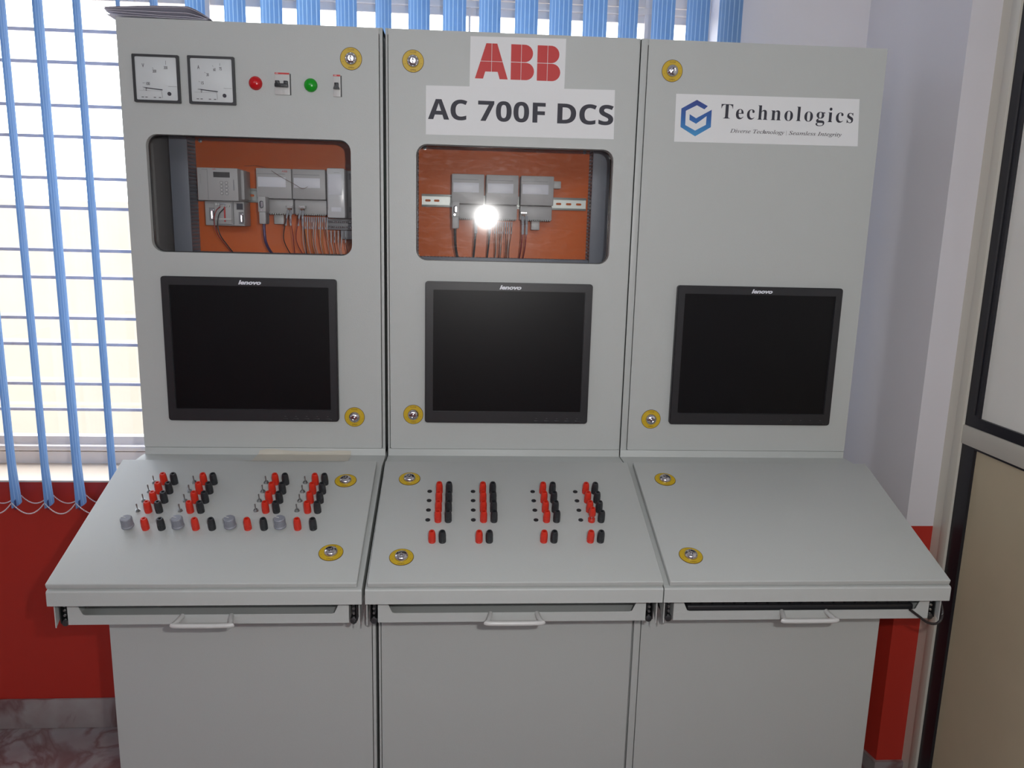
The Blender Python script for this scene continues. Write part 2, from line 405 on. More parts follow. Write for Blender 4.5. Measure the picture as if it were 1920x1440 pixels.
for i, (x, w) in enumerate(slats):
    t = (x-CAMPOS.x)/(.37-CAMPOS.y)
    lo = (x < -.9)
    best = None
    for k in range(0, 1800):
        al = math.radians(90+k*.05 if lo else -k*.05)
        val = SW*(math.cos(al)-t*math.sin(al))
        if best is None or abs(val-w) < best[0]: best = (abs(val-w), al)
        if lo and k*.05 > 60: break
    al = best[1]
    if proto is None:
        q = B(); q.v = [tuple(Vector(p)+Vector((x, .37, 0))) for p in sv]; q.f = sf; q.m = [0]*len(sf)
        o = proto = q.build('slat', SLAT, blind, origin=(x, .37, 1.6))
    else: o = dup(proto, (x, .37, 1.6), blind)
    o.rotation_euler.z = al
    d = Vector((math.cos(al), math.sin(al), 0))*SW*.48
    A_, C_ = Vector((x, .37, ZB+.018))-d, Vector((x, .37, ZB+.018))+d
    if A_.y > C_.y: A_, C_ = C_, A_
    ends.append((A_, C_))
    if x < -1.0:      # weight plate in the hem
        q = B(Matrix.Translation((x, .37, 0)) @ Matrix.Rotation(al, 4, 'Z')); q.box(-.046, -.030, -.0085, -.0065, ZB-.006, ZB+.022, bev=.0008)
        q.build('hem_weight', SLATBACK, blind)
for k in range(0, 7):
    for e in (0, 1):
        a, c = ends[k][e], ends[k+1][e]; q = B(); pts = []
        for j in range(25):
            s_ = j/24; p = a.lerp(c, s_); p = p+Vector((0, 0, -.034*4*s_*(1-s_))); pts.append(p)
        q.tube(pts, .0011, 6)
        for p in pts[1:-1]:
            q.lathe([(.0004, -.0021), (.0018, -.0012), (.0021, 0), (.0018, .0012), (.0004, .0021)], 6, M=Matrix.Translation(p))
        q.build('bead_chain', CHAIN, blind)

# ------------------------------------------------------------------ shared small parts (prototypes)
def lockmesh(M):
    q = B(M); q.lathe([(.0142, .0), (.0142, .0025), (.0128, .0062), (.0095, .0088), (.0062, .0096), (.0062, .0072), (.0030, .0072), (.0030, .0105), (.0022, .0108)], 28)
    q.box(-.0010, .0010, -.0052, .0052, .0096, .0103, 1)
    for k in range(8):
        a = 2*math.pi*k/8; q.lathe([(.0011, .0064), (.0006, .0078)], 6, 0, cx=.0112*math.cos(a), cy=.0112*math.sin(a))
    return q
def ringmesh(M):
    q = B(M); q.lathe([(.0252, .0), (.0252, .0007), (.0250, .0008)], 40, 1); q.disc(.0241, .00095, 0, n=40)
    q.text('CLOSE', -.0075, .0075, .0178, .0212, .0012, 1); q.text('OPEN', -.0065, .0065, -.0212, -.0178, .0012, 1)
    for a in (200, -15, 20): q.disc(.0007, .0012, 1, .0195*math.cos(math.radians(a)), .0195*math.sin(math.radians(a)), 8)
    return q
def term(M):
    q = B(M); q.lathe([(.0078, 0), (.0078, .0022), (.0074, .0026), (.0074, .0125), (.0078, .0130), (.0079, .0160), (.0074, .0215), (.0064, .0262), (.0056, .0276), (.0033, .0276), (.0033, .0200)], 20)
    for k in range(10):
        a = 2*math.pi*k/10; q.box(-.0006, .0006, .0070, .0079, .003, .0122, 0, M=(M @ Matrix.Rotation(a, 4, 'Z')))
    q.lathe([(.0033, .0200), (.0026, .0202)], 12, 1)
    return q
def toggle(M):
    q = B(M); q.lathe([(.0062, 0), (.0062, .0010), (.0050, .0012), (.0050, .0036), (.0034, .0038), (.0034, .0054)], 6)
    q.lathe([(.0011, .004), (.0015, .0185), (.0010, .0195)], 10); return q
def knob(M):
    q = B(M); q.lathe([(.0062, 0), (.0062, .004)], 6, 1)
    q.lathe([(.0115, .0045), (.0128, .0055), (.0128, .0085), (.0114, .0100), (.0110, .0265), (.0098, .0278), (.0060, .0278)], 28)
    for k in range(18):
        a = 2*math.pi*k/18; q.box(-.0007, .0007, .0108, .0119, .010, .0262, 0, M=M @ Matrix.Rotation(a, 4, 'Z'))
    q.box(-.0007, .0007, .001, .0096, .0278, .0283, 2, M=M @ Matrix.Rotation(math.radians(70), 4, 'Z')); return q
def hole(M):
    q = B(M); q.lathe([(.0055, 0), (.0055, .0008), (.0044, .0013), (.0038, .0003)], 18); return q
PROTO = {}
def put(kind, name, fn, mats, M, parent, label=None):
    p = M.translation.copy(); key = kind
    if key not in PROTO: o = fn(M).build(name, mats, parent, origin=p); PROTO[key] = o
    else: o = dup(PROTO[key], p, parent)
    if label: o['label'] = label
    elif 'label' in o: del o['label']
    return o

# ------------------------------------------------------------------ the three console cabinets
UT = 2.020; UB = 1.0
units = [dict(x0=-.900, x1=-.3035, d0=-.900, d1=-.3125, lid=(-.9045, -.3129, -.9140, -.3150), win=(-.8505, -.380, 1.499, 1.7685)),
         dict(x0=-.2970, x1=.2990, d0=-.2905, d1=.2965, lid=(-.2928, .2994, -.2946, .3007), win=(-.2265, .2475, 1.4925, 1.7655)),
         dict(x0=.3015, x1=.900, d0=.3190, d1=.900, lid=(.3125, .9019, .3146, .9096), win=None)]
clabel = ['leftmost grey steel console cabinet, with two square meters above its glazed window',
          'middle grey steel console cabinet, with flash glare on its glazed window',
          'rightmost grey steel console cabinet, with no window and a bare desk lid']
locks = [[(-.376, 1.9495), (-.380, 1.0985)], [(-.2335, 1.9495), (-.233, 1.1065)], [(.378, 1.950), (.377, 1.100)]]
dlocks = [[(-.379, .340), (-.376, .094)], [(-.2315, .348), (-.231, .080)], [(.379, .350), (.374, .0824)]]
cabs = []
for i, u in enumerate(units):
    x0, x1 = u['x0'], u['x1']
    c = thing('console_cabinet', clabel[i], 'cabinet', ((x0+x1)/2, 0, FL)); cabs.append(c)
    # body: hollow upper shell plus base
    b = B(); T = .002
    for a, d in ((x0, x0+T), (x1-T, x1)): b.box(a, d, .003, .300, UB, UT)
    b.box(x0, x1, .003, .300, UT-.014, UT, bev=.0015); b.box(x0, x1, .300, .302, UB, UT)
    b.box(x0, x1, 0.0, .302, .83, UB+.0165, bev=.0015)
    if u['d0'] > x0+.001: b.box(x0, u['d0']-.0016, .0015, .025, UB+.0165, UT, bev=.0012)
    if u['d1'] < x1-.001: b.box(u['d1']+.0016, x1, .0015, .025, UB+.0165, UT, bev=.0012)
    b.box(x0, x1, -.238, .300, FL, .835)
    if u['d0'] > x0+.001: b.box(x0, u['d0']-.0016, -.256, -.238, FL, .835, bev=.0012)
    if u['d1'] < x1-.001: b.box(u['d1']+.0016, x1, -.256, -.238, FL, .835, bev=.0012)
    b.build('body', PAINT, c)
    if u['win']:
        q = B(); q.box(x0+.002, x0+.003, .02, .298, UB+.02, UT-.015); q.box(x1-.003, x1-.002, .02, .298, UB+.02, UT-.015)
        q.box(x0+.003, x1-.003, .02, .29, UT-.017, UT-.015); q.box(x0+.003, x1-.003, .298, .2995, UB+.02, UT-.015)
        q.build('inner_lining', INNER, c)
        q = B(); mx0 = x0+.035; mx1 = x1-.035
        q.box(mx0, mx1, .270, .273, UB+.04, UT-.03, bev=.001); q.build('mounting_plate', ORANGE, c)
    # lower front panel
    b = B(FACE(-.238)); b.prism(rrect(u['d0'], u['d1'], FL+.02, .834, .004), 0, .018); b.build('lower_panel', PAINT, c)
    # upper door
    b = B(FACE(.020)); hl = [rrect(*u['win'], .026)] if u['win'] else []
    b.prism(rrect(u['d0'], u['d1'], UB+.0175, UT-.001, .004), 0, .020, holes=hl); dorr = b.build('upper_door', PAINT, c)
    if u['win']:
        w = u['win']
        q = B(FACE(.020)); q.prism(rrect(w[0]-.01, w[1]+.01, w[2]-.01, w[3]+.01, .03), -.003, -.001); q.build('window_glazing', PLEXI, dorr)
        q = B(FACE(.018)); q.prism(rrect(w[0]-.001, w[1]+.001, w[2]-.001, w[3]+.001, .0262), -.001, .0035, holes=[rrect(w[0]+.0018, w[1]-.0018, w[2]+.0018, w[3]-.0018, .025)])
        q.build('window_gasket', BLACKP, dorr)
    for (x, z) in locks[i]:
        put('ringF', 'lock_ring', ringmesh, [YELLOW, BROWNINK], FACE(0, x, z), dorr, 'round yellow lock label')
        put('lockF', 'lock', lockmesh, [CHROME, BLACKP], FACE(-.0008, x, z), dorr, 'chrome key lock')
    # desk housing (wedge) and lid
    hx0 = x0-(.003 if i == 0 else 0); hx1 = x1+(.003 if i == 2 else 0)
    b = B(frame((0, 1, 0), (0, 0, 1), (1, 0, 0), (0, 0, 0)))
    prof = [(-.4905, .8368), (-.4885, .8355), (-.10, .8355), (0.0, .8355), (0.0, .9985), (-.0945, .9985), (-.482, .8690), (-.4885, .8672), (-.4905, .8645)]
    b.prism(prof, hx0, hx1); b.build('desk_housing', PAINT, c)
    l = u['lid']; ZL = .0135
    b = B(DESK()); t = bmesh.new()
    bot = [(l[0], .006), (l[1], .006), (l[3], .421), (l[2], .421)]
    vs = [t.verts.new((p[0], p[1], .0006)) for p in bot]+[t.verts.new((p[0], p[1], ZL)) for p in bot]
    for f in ((3, 2, 1, 0), (4, 5, 6, 7), (0, 1, 5, 4), (1, 2, 6, 5), (2, 3, 7, 6), (3, 0, 4, 7)): t.faces.new([vs[k] for k in f])
    bmesh.ops.bevel(t, geom=t.edges[:], offset=.0022, segments=3, profile=.5, affect='EDGES'); t.verts.index_update(); t.verts.ensure_lookup_table()
    b.add([v.co[:] for v in t.verts], [[v.index for v in f.verts] for f in t.faces]); t.free()
    lid = b.build('desk_lid', PAINT, c)
    for (x, s_) in dlocks[i]:
        put('ringD', 'lock_ring', ringmesh, [YELLOW, BROWNINK], DESK(x, s_, ZL), lid, 'round yellow lock label')
        put('lockD', 'lock', lockmesh, [CHROME, BLACKP], DESK(x, s_, ZL+.0008), lid, 'chrome key lock')
    R_ = lambda x, s_: put('red', 'terminal', term, [REDPL, DARKINK], DESK(x, s_, ZL), lid, 'red binding post')
    K_ = lambda x, s_: put('blk', 'terminal', term, [BLKTERM, STEEL], DESK(x, s_, ZL), lid, 'black binding post')
    ds = -.0145; sx = lambda x: x*.9915-.0009
    if i == 0:
        for xr, xb, xt in ((-.792, -.769, -.816), (-.7025, -.680, -.726), (-.540, -.517, -.5625), (-.449, -.427, -.473)):
            for s_ in (.3425, .3085, .275, .2405):
                R_(sx(xr), s_+ds); K_(sx(xb), s_+ds); put('tog', 'toggle_switch', toggle, STEEL, DESK(sx(xt), s_+ds+.003, ZL), lid)
        for xr, xb in ((-.778, -.745), (-.674, -.640), (-.565, -.531), (-.460, -.427)): R_(sx(xr), .184+ds); K_(sx(xb), .184+ds)
        for x in (-.815, -.711, -.602, -.497): put('knob', 'rotary_knob', knob, [GREYKNOB, STEEL, WHITEP], DESK(sx(x), .186+ds, ZL), lid)
    if i == 1:
        for k, (xr, xb, xt) in enumerate(((-.1605, -.138, -.183), (-.060, -.037, -.0825), (.080, .1025, .057), (.181, .2025, .1575))):
            for j, s_ in enumerate((.312, .278, .244, .210)):
                if not (k == 3 and j == 3): R_(sx(xr), s_+ds)
                else:
                    def opened(M):
                        q = B(M); q.lathe([(.0078, 0), (.0078, .0072), (.0070, .0080)], 20)
                        q.lathe([(.0026, .008), (.0026, .020)], 12, 2)
                        q.lathe([(.0074, .0165), (.0078, .0172), (.0078, .0245), (.0064, .0315), (.0060, .0352), (.0054, .0362), (.0033, .0362), (.0033, .030)], 20)
                        q.lathe([(.0033, .030), (.0026, .0302)], 12, 1); return q
                    opened(DESK(sx(xr), s_+ds, ZL)).build('terminal', [REDPL, DARKINK, CHROME], lid, label='red binding post unscrewed to show its metal stem')
                K_(sx(xb), s_+ds); put('hole', 'indicator_socket', hole, BLACKP, DESK(sx(xt), s_+ds+.003, ZL), lid)
        for xr, xb in ((-.171, -.149), (-.071, -.049), (.068, .090), (.169, .191)): R_(sx(xr), .143+ds); K_(sx(xb), .143+ds)
    # keyboard tray with handle, slides and brackets
    t0, t1 = ((-.889, -.3355), (-.277, .277), (.336, .890))[i]
    b = B(FACE(-.445))
    b.prism([(t0, .7745), (t1, .7745), (t1, .834), (t1-.012, .834), (t1-.029, .7965), (t1-.034, .795), (t0+.034, .795), (t0+.029, .7965), (t0+.012, .834), (t0, .834)], 0, .0015)
    b.M = IDM; b.box(t0, t1, -.445, -.06, .7745, .776); b.box(t0, t0+.0015, -.445, -.06, .776, .822); b.box(t1-.0015, t1, -.445, -.06, .776, .822)
    b.box(t0, t1, -.0615, -.06, .776, .822)
    tray = b.build('keyboard_tray', PAINT, c)
    hx = (-.618, .001, .6165)[i]
    b = B(); hp = [(hx-.048, -.446, .7925), (hx-.051, -.462, .7905), (hx-.0535, -.473, .7885), (hx-.049, -.4780, .7875), (hx+.049, -.4780, .7875), (hx+.0535, -.473, .7885), (hx+.051, -.462, .7905), (hx+.048, -.446, .7925)]
    b.tube(curve_pts(hp, 5), .0052, 12); b.build('handle', WHITEP, tray)
    for sd, tx in ((-1, t0), (1, t1)):
        q = B(); g = tx+sd*.0015; h = tx+sd*.0165; a, d = min(g, h), max(g, h)
        q.box(a, d, -.440, -.08, .776, .780); q.box(a, d, -.440, -.08, .826, .830); q.box(*(sorted((h, h-sd*.002))), -.444, -.08, .776, .830)
        q.box(*(sorted((g+sd*.003, g+sd*.010))), -.436, -.10, .790, .818, bev=.001)
        for k in range(5): q.lathe([(.0022, 0), (.0034, .0015), (.0022, .003)], 10, 1, M=frame((1, 0, 0), (0, 0, 1), (0, -1, 0), (tx+sd*.009, -.438, .781+k*.0105)))
        q.lathe([(.007, 0), (.007, .002), (.004, .003)], 14, M=frame((1, 0, 0), (0, 0, 1), (0, -1, 0), (tx+sd*.0085, -.440, .776)))
        q.build('drawer_slide', [DKSTEEL, STEEL], c)
        q = B(frame((0, 1, 0), (0, 0, 1), (1, 0, 0), (0, 0, 0))); bx = tx+sd*.0215
        q.prism([(-.452, .771), (-.452, .8358), (-.365, .8358)], bx-.001, bx+.001)
        q.M = IDM; q.tube([(tx+sd*.012, -.44, .818), (tx+sd*.0235, -.44, .817)], .0012, 8, 1); q.lathe([(.003, 0), (.003, .003)], 8, 1, M=frame((0, 1, 0), (0, 0, 1), (1, 0, 0), (bx+sd*.001, -.44, .8175)))
        q.build('slide_bracket', [PAINT, CHROME], c)
PROTO_TXT = None

# black cable looping under the right end of the right tray
b = B(); b.tube(curve_pts([(.845, -.452, .798), (.862, -.455, .786), (.885, -.456, .770), (.905, -.456, .767), (.918, -.452, .778), (.922, -.44, .80), (.92, -.40, .83)], 8), .0028, 8)
tag(b.build('cable', WIREBLK), 'black cable looping below the right end of the right keyboard tray', 'cable')
# keyboard lying in the right tray
kb = thing('keyboard', 'black computer keyboard lying in the right pull-out tray', 'keyboard', (.61, -.36, .776))
b = B(); b.box(.3675, .8620, -.438, -.29, .777, .803, bev=.004); b.build('keyboard_case', BLACKP, kb)
for r in range(6):
    q = B()
    for k in range(20): q.box(.376+k*.0240, .376+k*.0240+.021, -.432+r*.022, -.432+r*.022+.018, .802, .811, bev=.0015, seg=1)
    q.build('key_row', BLACKP, kb)

# ------------------------------------------------------------------ monitors set into the doors
mon = [((-.8345, -.4145, 1.0885, 1.4445), 'black flat monitor built into the left cabinet, below the orange-lined window with the keypad controller'),
       ((-.2055, .2125, 1.0885, 1.4450), 'black flat monitor in the middle cabinet, its screen catching a grey sheen'),
       ((.4205, .8500, 1.0895, 1.4475), 'black flat monitor in the right cabinet, below the hexagon logo sign')]
for (x0, x1, z0, z1), lab in mon:
    x0 += .002; x1 -= .003; z1 -= .002
    t = thing('monitor', lab, 'monitor', ((x0+x1)/2, 0, z0), 'monitors set into the console doors')
    b = B(FACE(0)); iw = (x0+.020, x1-.0195, z0+.0305, z1-.0205)
    b.prism(rrect(x0, x1, z0, z1, .007, 4), .0005, .010, holes=[rrect(*iw, .002, 2)])
    b.prism(rrect(x0+.0025, x1-.0025, z0+.0025, z1-.0025, .006, 4), .010, .0135, holes=[rrect(iw[0]-.001, iw[1]+.001, iw[2]-.001, iw[3]+.001, .002, 2)])
    b.build('bezel', BLACKP, t)
    b = B(FACE(0)); b.box(iw[0]-.001, iw[1]+.001, iw[2]-.001, iw[3]+.001, .0008, .0095); b.build('screen', SCREEN, t)
    xc = (x0+x1)/2+.002
    b = B(FACE(0)); b.text('lenovo', xc-.027, xc+.027, z1-.0165, z1-.006, .0138, 0, off=.045, shear=.28); b.build('brand_lettering', LABELW, t)
    b = B(FACE(0))
    for k in range(5): b.box(x1-.137+k*.026, x1-.125+k*.026, z0+.0045, z0+.0085, .0135, .0145, bev=.0005)
    for k in range(5): b.box(x1-.133+k*.026, x1-.129+k*.026, z0+.013, z0+.0142, .0134, .01375, 1)
    b.box(x1-.0195, x1-.018, z0+.005, z0+.0065, .0134, .014, 1)
    b.build('control_buttons', [BLACKP, GREYINK], t)

# ------------------------------------------------------------------ meters, lamps and breakers on the left door
for k, (x0, x1, z0, z1, lab) in enumerate(((-.8675, -.7640, 1.8375, 1.9415, 'square analogue voltmeter marked V with a black frame, at the left end of its row'),
                                          (-.7445, -.6400, 1.8375, 1.9425, 'square analogue ammeter marked A with a black frame, beside the red lamp'))):
    t = thing('panel_meter', lab, 'meter', ((x0+x1)/2, 0, z0), 'square analogue meters')
    w = x1-x0; h = z1-z0; X = lambda u: x0+w*u; Z = lambda v: z1-h*v
    b = B(FACE(0)); b.prism(rrect(x0, x1, z0, z1, .002, 2), 0, .007, holes=[rrect(X(.055), X(.945), Z(.95), Z(.05), .003, 3)]); b.build('meter_frame', BLACKP, t)
    b = B(FACE(0)); b.box(X(.05), X(.95), Z(.955), Z(.045), .001, .0055, bev=.0015)
    b.build('dial', DIAL, t)
    b = B(FACE(0)); hh = .0058
    b.text('V' if k == 0 else 'A', X(.205), X(.255), Z(.275), Z(.195), hh, 0, off=.015)
    if k == 0: nums = [('0', .27, .73), ('100', .315, .61), ('200', .47, .345), ('300', .715, .265)]; tk = [(.20, .73, .235, .725), (.20, .60, .245, .595), (.43, .27, .45, .30), (.72, .12, .72, .205)]
    else: nums = [('0', .27, .73), ('15', .30, .56), ('30', .42, .385), ('60', .57, .275), ('75', .70, .255)]; tk = [(.19, .70, .225, .70), (.22, .53, .25, .535), (.355, .335, .375, .355), (.53, .19, .545, .215), (.69, .14, .69, .19)]
    for s_, u_, v_ in nums:
        wd = .026*len(s_); b.text(s_, X(u_-wd/2), X(u_+wd/2), Z(v_+.032), Z(v_-.032), hh, 0, off=.02)
    for a in tk: b.tube([(X(a[0]), Z(a[1]), hh), (X(a[2]), Z(a[3]), hh)], .0003, 4)
    b.tube([(X(.60), Z(.755), hh), (X(.61), Z(.90), hh)], .00025, 4); b.tube([(X(.75), Z(.655), hh), (X(.93), Z(.655), hh)], .00025, 4); b.tube([(X(.12), Z(.755), hh), (X(.60), Z(.755), hh)], .00015, 4)
    for u_ in (.16, .24, .42, .53): b.box(X(u_), X(u_+.05), Z(.90), Z(.885), hh-.0002, hh)
    b.build('scale_markings', GREYINK, t)
    b = B(FACE(0)); b.prism([(X(.19), Z(.683)), (X(.27), Z(.690)), (X(.62), Z(.722)), (X(.62), Z(.742)), (X(.27), Z(.708))], .0058, .0065); b.build('needle', DARKINK, t)
    b = B(FACE(0, X(.765), Z(.81))); b.lathe([(.0042, .0055), (.0042, .0072), (.0034, .0078)], 20); b.box(-.003, .003, -.0004, .0004, .0078, .0081, 1); b.build('zero_screw', [DARKINK, GREYINK], t)
for x, m_, cn in ((-.5945, REDLENS, 'red'), (-.4690, GREENLENS, 'green')):
    t = thing('indicator_lamp', 'round %s indicator lamp with a domed lens on the left cabinet door' % cn, 'lamp', (x, 0, 1.888))
    b = B(FACE(0, x, 1.888)); b.lathe([(.0152, 0), (.0152, .003), (.0145, .0038)], 32); b.build('lamp_bezel', m_, t)
    b = B(FACE(0, x, 1.888)); b.lathe([(.0148, .003), (.0142, .0065), (.0122, .0095), (.009, .0117), (.005, .0131), (.001, .0136)], 32); b.build('lens', m_, t)
for x0, x1, n_, lab in ((-.5505, -.5165, 2, 'wide double-pole circuit breaker between the red and green lamps'), (-.4175, -.4005, 1, 'narrow single-pole circuit breaker right of the green lamp')):
    t = thing('circuit_breaker', lab, 'circuit breaker', ((x0+x1)/2, 0, 1.8635), 'circuit breakers on the left cabinet')
    b = B(FACE(0)); b.box(x0, x1, 1.8645, 1.9135, 0, .004, bev=.0006)
    for q_ in range(1, n_): b.box((x0+x1)/2-.0002, (x0+x1)/2+.0002, 1.866, 1.909, .0038, .0042, 0)
    b.box(x0-.001, x0+.001, 1.8665, 1.9105, 0, .002)
    b.build('breaker_body', MODL, t)
    b = B(FACE(0)); b.box(x0+.0006, x1-.0006, 1.9092, 1.9128, .0039, .0044, 0); b.text('ABB', x0+.002, x0+.0085, 1.9100, 1.9120, .0046, 1)
    b.build('red_stripe', [REDPRINT, PAPER], t)
    b = B(FACE(0))
    b.box(x1, x1+.0022, 1.8645, 1.9115, 0, .0004, 0); b.build('cut_out_edge', BLACKP, t)
    b = B(FACE(0))
    if n_ == 2:
        b.box(x0+.0025, x0+.0115, 1.887, 1.8945, .004, .012, bev=.0008); b.box(x1-.0125, x1-.0035, 1.887, 1.8945, .004, .012, bev=.0008); b.box(x0+.0015, x1-.003, 1.8805, 1.888, .004, .014, bev=.0008)
    else:
        b.box(x0+.004, x1-.004, 1.886, 1.8945, .004, .012, bev=.0008); b.prism([(x0+.0015, 1.8805), (x1-.0015, 1.8805), (x1-.004, 1.888), (x0+.004, 1.888)], .004, .014)
    b.build('toggle_lever', BLACKP, t)

# ------------------------------------------------------------------ signs
def bold(t): return ''.join(chr(0x1D400+ord(a)-65) if a.isupper() else chr(0x1D41A+ord(a)-97) if a.islower() else a for a in t)
def ital(t): return ''.join(chr(0x1D434+ord(a)-65) if a.isupper() else ('\U0001D489' if a == 'h' else chr(0x1D44E+ord(a)-97)) if a.islower() else a for a in t)
def sansb(t): return ''.join(chr(0x1D5D4+ord(a)-65) if a.isupper() else chr(0x1D7EC+ord(a)-48) if a.isdigit() else a for a in t)
def dbl(b, x0, x1, z0, z1, h, m=0):       # block letter B with round bowls
    w = x1-x0; zm = z0+(z1-z0)*.5; g = .0005
    for side in (0, 1):
        xm = x0+w*.44
        for top in (0, 1):
            lo, hi = (zm+g*1.3, z1) if top else (z0, zm-g*1.3)
            if side == 0: b.box(x0, xm-g, lo, hi, h-.0002, h, m)
            else:
                rr = (hi-lo)/2; xe = x1-(w*.06 if top else 0); pts = [(xm+g, lo), (xe-rr, lo)]+[(xe-rr+rr*math.cos(math.radians(a)), lo+rr+rr*math.sin(math.radians(a))) for a in range(-80, 81, 16)]+[(xe-rr, hi), (xm+g, hi)]
                b.prism(pts, h-.0002, h, m)
sg = thing('sign', 'small white sign with three red block letters, above the longer sign', 'sign', (.010, 0, 1.90), 'signs stuck on the cabinet doors')
b = B(FACE(0)); b.prism([(-.1020, 1.8975), (.1220, 1.9000), (.1225, 2.0118), (-.1010, 2.0090)], 0, .0008); b.build('sign_sheet', PAPER, sg)
b = B(FACE(0)); zb, zt = 1.9168, 1.9950; zm = 1.9555; g = .0005; H = .0011
def Apart(xs, xe): pass
ax0, ax1, at0, at1 = -.0895, -.0125, -.0640, -.0385; axm = -.0510
LL = lambda z: ax0+(at0-ax0)*(z-zb)/(zt-zb); RR = lambda z: ax1+(at1-ax1)*(z-zb)/(zt-zb)
b.prism([(LL(zm+g), zm+g), (axm-g, zm+g), (axm-g, zt), (at0, zt)], H-.0002, H); b.prism([(axm+g, zm+g), (RR(zm+g), zm+g), (at1, zt), (axm+g, zt)], H-.0002, H)
zc = zb+.016
b.prism([(ax0, zb), (ax0+.019, zb), (ax0+.0240, zc), (axm-g, zc), (axm-g, zm-g), (LL(zm-g), zm-g)], H-.0002, H)
b.prism([(axm+g, zc), (ax1-.0240, zc), (ax1-.019, zb), (ax1, zb), (RR(zm-g), zm-g), (axm+g, zm-g)], H-.0002, H)
dbl(b, -.0058, .0490, zb, zt, H); dbl(b, .0560, .1110, zb, zt, H)
b.build('sign_lettering', REDPRINT, sg)
sg = thing('sign', 'long white sign with bold black capitals and a number, above the middle window', 'sign', (.02, 0, 1.79), 'signs stuck on the cabinet doors')
b = B(FACE(0)); b.prism([(-.2035, 1.7870), (.2455, 1.7900), (.2430, 1.9022), (-.2035, 1.8972)], 0, .0009); b.build('sign_sheet', PAPER, sg)
b = B(FACE(0)); 
for wd_, xa_, xb_ in (('AC', -.1985, -.1065), ('700F', -.0810, .0790), ('DCS', .1075, .2420)):
    b = B(FACE(0)); b.text(sansb(wd_), xa_, xb_, 1.8215, 1.8680, .0012, 0, off=.006); b.build('sign_lettering', DARKINK, sg)
sg = thing('sign', 'white company sign with a blue hexagon emblem and serif lettering on the right door', 'sign', (.62, 0, 1.79), 'signs stuck on the cabinet doors')
b = B(FACE(0)); b.prism([(.3930, 1.7890), (.8500, 1.7920), (.8425, 1.9020), (.3912, 1.8990)], 0, .0008); b.build('sign_sheet', PAPER, sg)
b = B(FACE(0)); b.prism([(.4422, 1.8867), (.4697, 1.8733), (.4618, 1.8657), (.4431, 1.8744), (.4169, 1.861), (.4176, 1.8282), (.4425, 1.8163), (.4681, 1.8303), (.4684, 1.8504), (.4439, 1.832), (.427, 1.8403), (.4268, 1.8534), (.443, 1.8446), (.48, 1.8654), (.4805, 1.8252), (.4434, 1.803), (.4063, 1.8234), (.4057, 1.8659)], .0008, .0011); b.build('emblem', LOGOB, sg)
b = B(FACE(0)); b.text(bold('Technologics'), .5030, .8315, 1.8362, 1.8800, .0011, 0, off=-.003, space=1.22)
b.build('sign_lettering', DARKINK, sg)
b = B(FACE(0)); b.text(ital('Diverse Technology'), .5285, .6625, 1.8115, 1.8235, .0011, 1, off=.006); b.text(ital('Seamless Integrity'), .6745, .8065, 1.8110, 1.8230, .0011, 1, off=.006); b.box(.6680, .6684, 1.8115, 1.8235, .0009, .0011, 1)
b.build('tagline_lettering', [DARKINK, GREYINK], sg)

# ------------------------------------------------------------------ booklet on top, tape on the ledge
bk = thing('booklet', 'curled paper booklet lying on top of the left cabinet, overhanging its left edge', 'booklet', (-.81, .1, UT))
def sheet(zf, y0, y1, xa, xb, mt, nm):
    nx, ny = 28, 8; vs = []; fs = []
    for j in range(ny+1):
        for i in range(nx+1):
            u = i/nx; v = j/ny; vs.append((xa+(xb-xa)*u, y0+(y1-y0)*v, zf(u, v)))
    for j in range(ny):
        for i in range(nx):
            a = j*(nx+1)+i; fs.append((a, a+1, a+nx+2, a+nx+1))
    n0 = len(vs); vs += [(p[0], p[1], p[2]+.0007) for p in vs]; fs = [tuple(reversed(f)) for f in fs]+[tuple(q+n0 for q in f) for f in fs]
    for i in range(nx): fs.append((i, i+1, i+1+n0, i+n0))
    for j in range(ny): a = j*(nx+1); fs.append((a, a+n0, a+nx+1+n0, a+nx+1)); a += nx; fs.append((a, a+nx+1, a+nx+1+n0, a+n0))
    b = B(); b.add(vs, fs); b.build(nm, mt, bk)
lift = lambda u, a, b_: a+(b_-a)*math.sin(min(1, u/.78)*math.pi/2)
def prof_(top, left):
    def f(u, v):
        z = lift(u, left, top) if u < .78 else top-(top-.0015)*((u-.78)/.22)**1.35
        return UT+.001+z*(1-.75*v)
    return f
sheet(prof_(.0268, .0185), .002, .21, -.924, -.690, PAPER3, 'cover')
sheet(prof_(.0248, .0160), .002, .21, -.925, -.692, PAPER2, 'page')
sheet(prof_(.0130, .0140), .003, .21, -.924, -.696, PAPER2, 'page')
sheet(prof_(.0050, .0110), .003, .21, -.922, -.700, PAPER2, 'page')
sheet(lambda u, v: UT+.0012+.004*(1-u)*(1-v), .004, .21, -.921, -.700, PAPER2, 'back_cover')
b = B(); NX = 24; vs = []; fs = []
for j, (y, z) in enumerate(((-.001, 1.0095), (-.0012, 1.0035), (-.004, 1.0008), (-.03, .9998), (-.0942, .9998), (-.0945, 1.0003), (-.098, 1.0125), (-.1005, 1.0128))):
    for k in range(NX+1):
        u = k/NX; x = -.618+.228*u+.012*(1-u)*(-j/7.)
        vs.append((x, y-.0008, z+(.004*math.exp(-((u-.12)/.1)**2)*(j < 2) + .0016*math.sin(u*9)*(j == 0))))
for j in range(7):
    for k in range(NX): a = j*(NX+1)+k; fs.append((a, a+NX+1, a+NX+2, a+1))
b.add(vs, fs); tp = b.build('tape_strip', TAPE); tag(tp, 'beige paper tape strip stuck along the ledge above the left desk lid', 'tape')

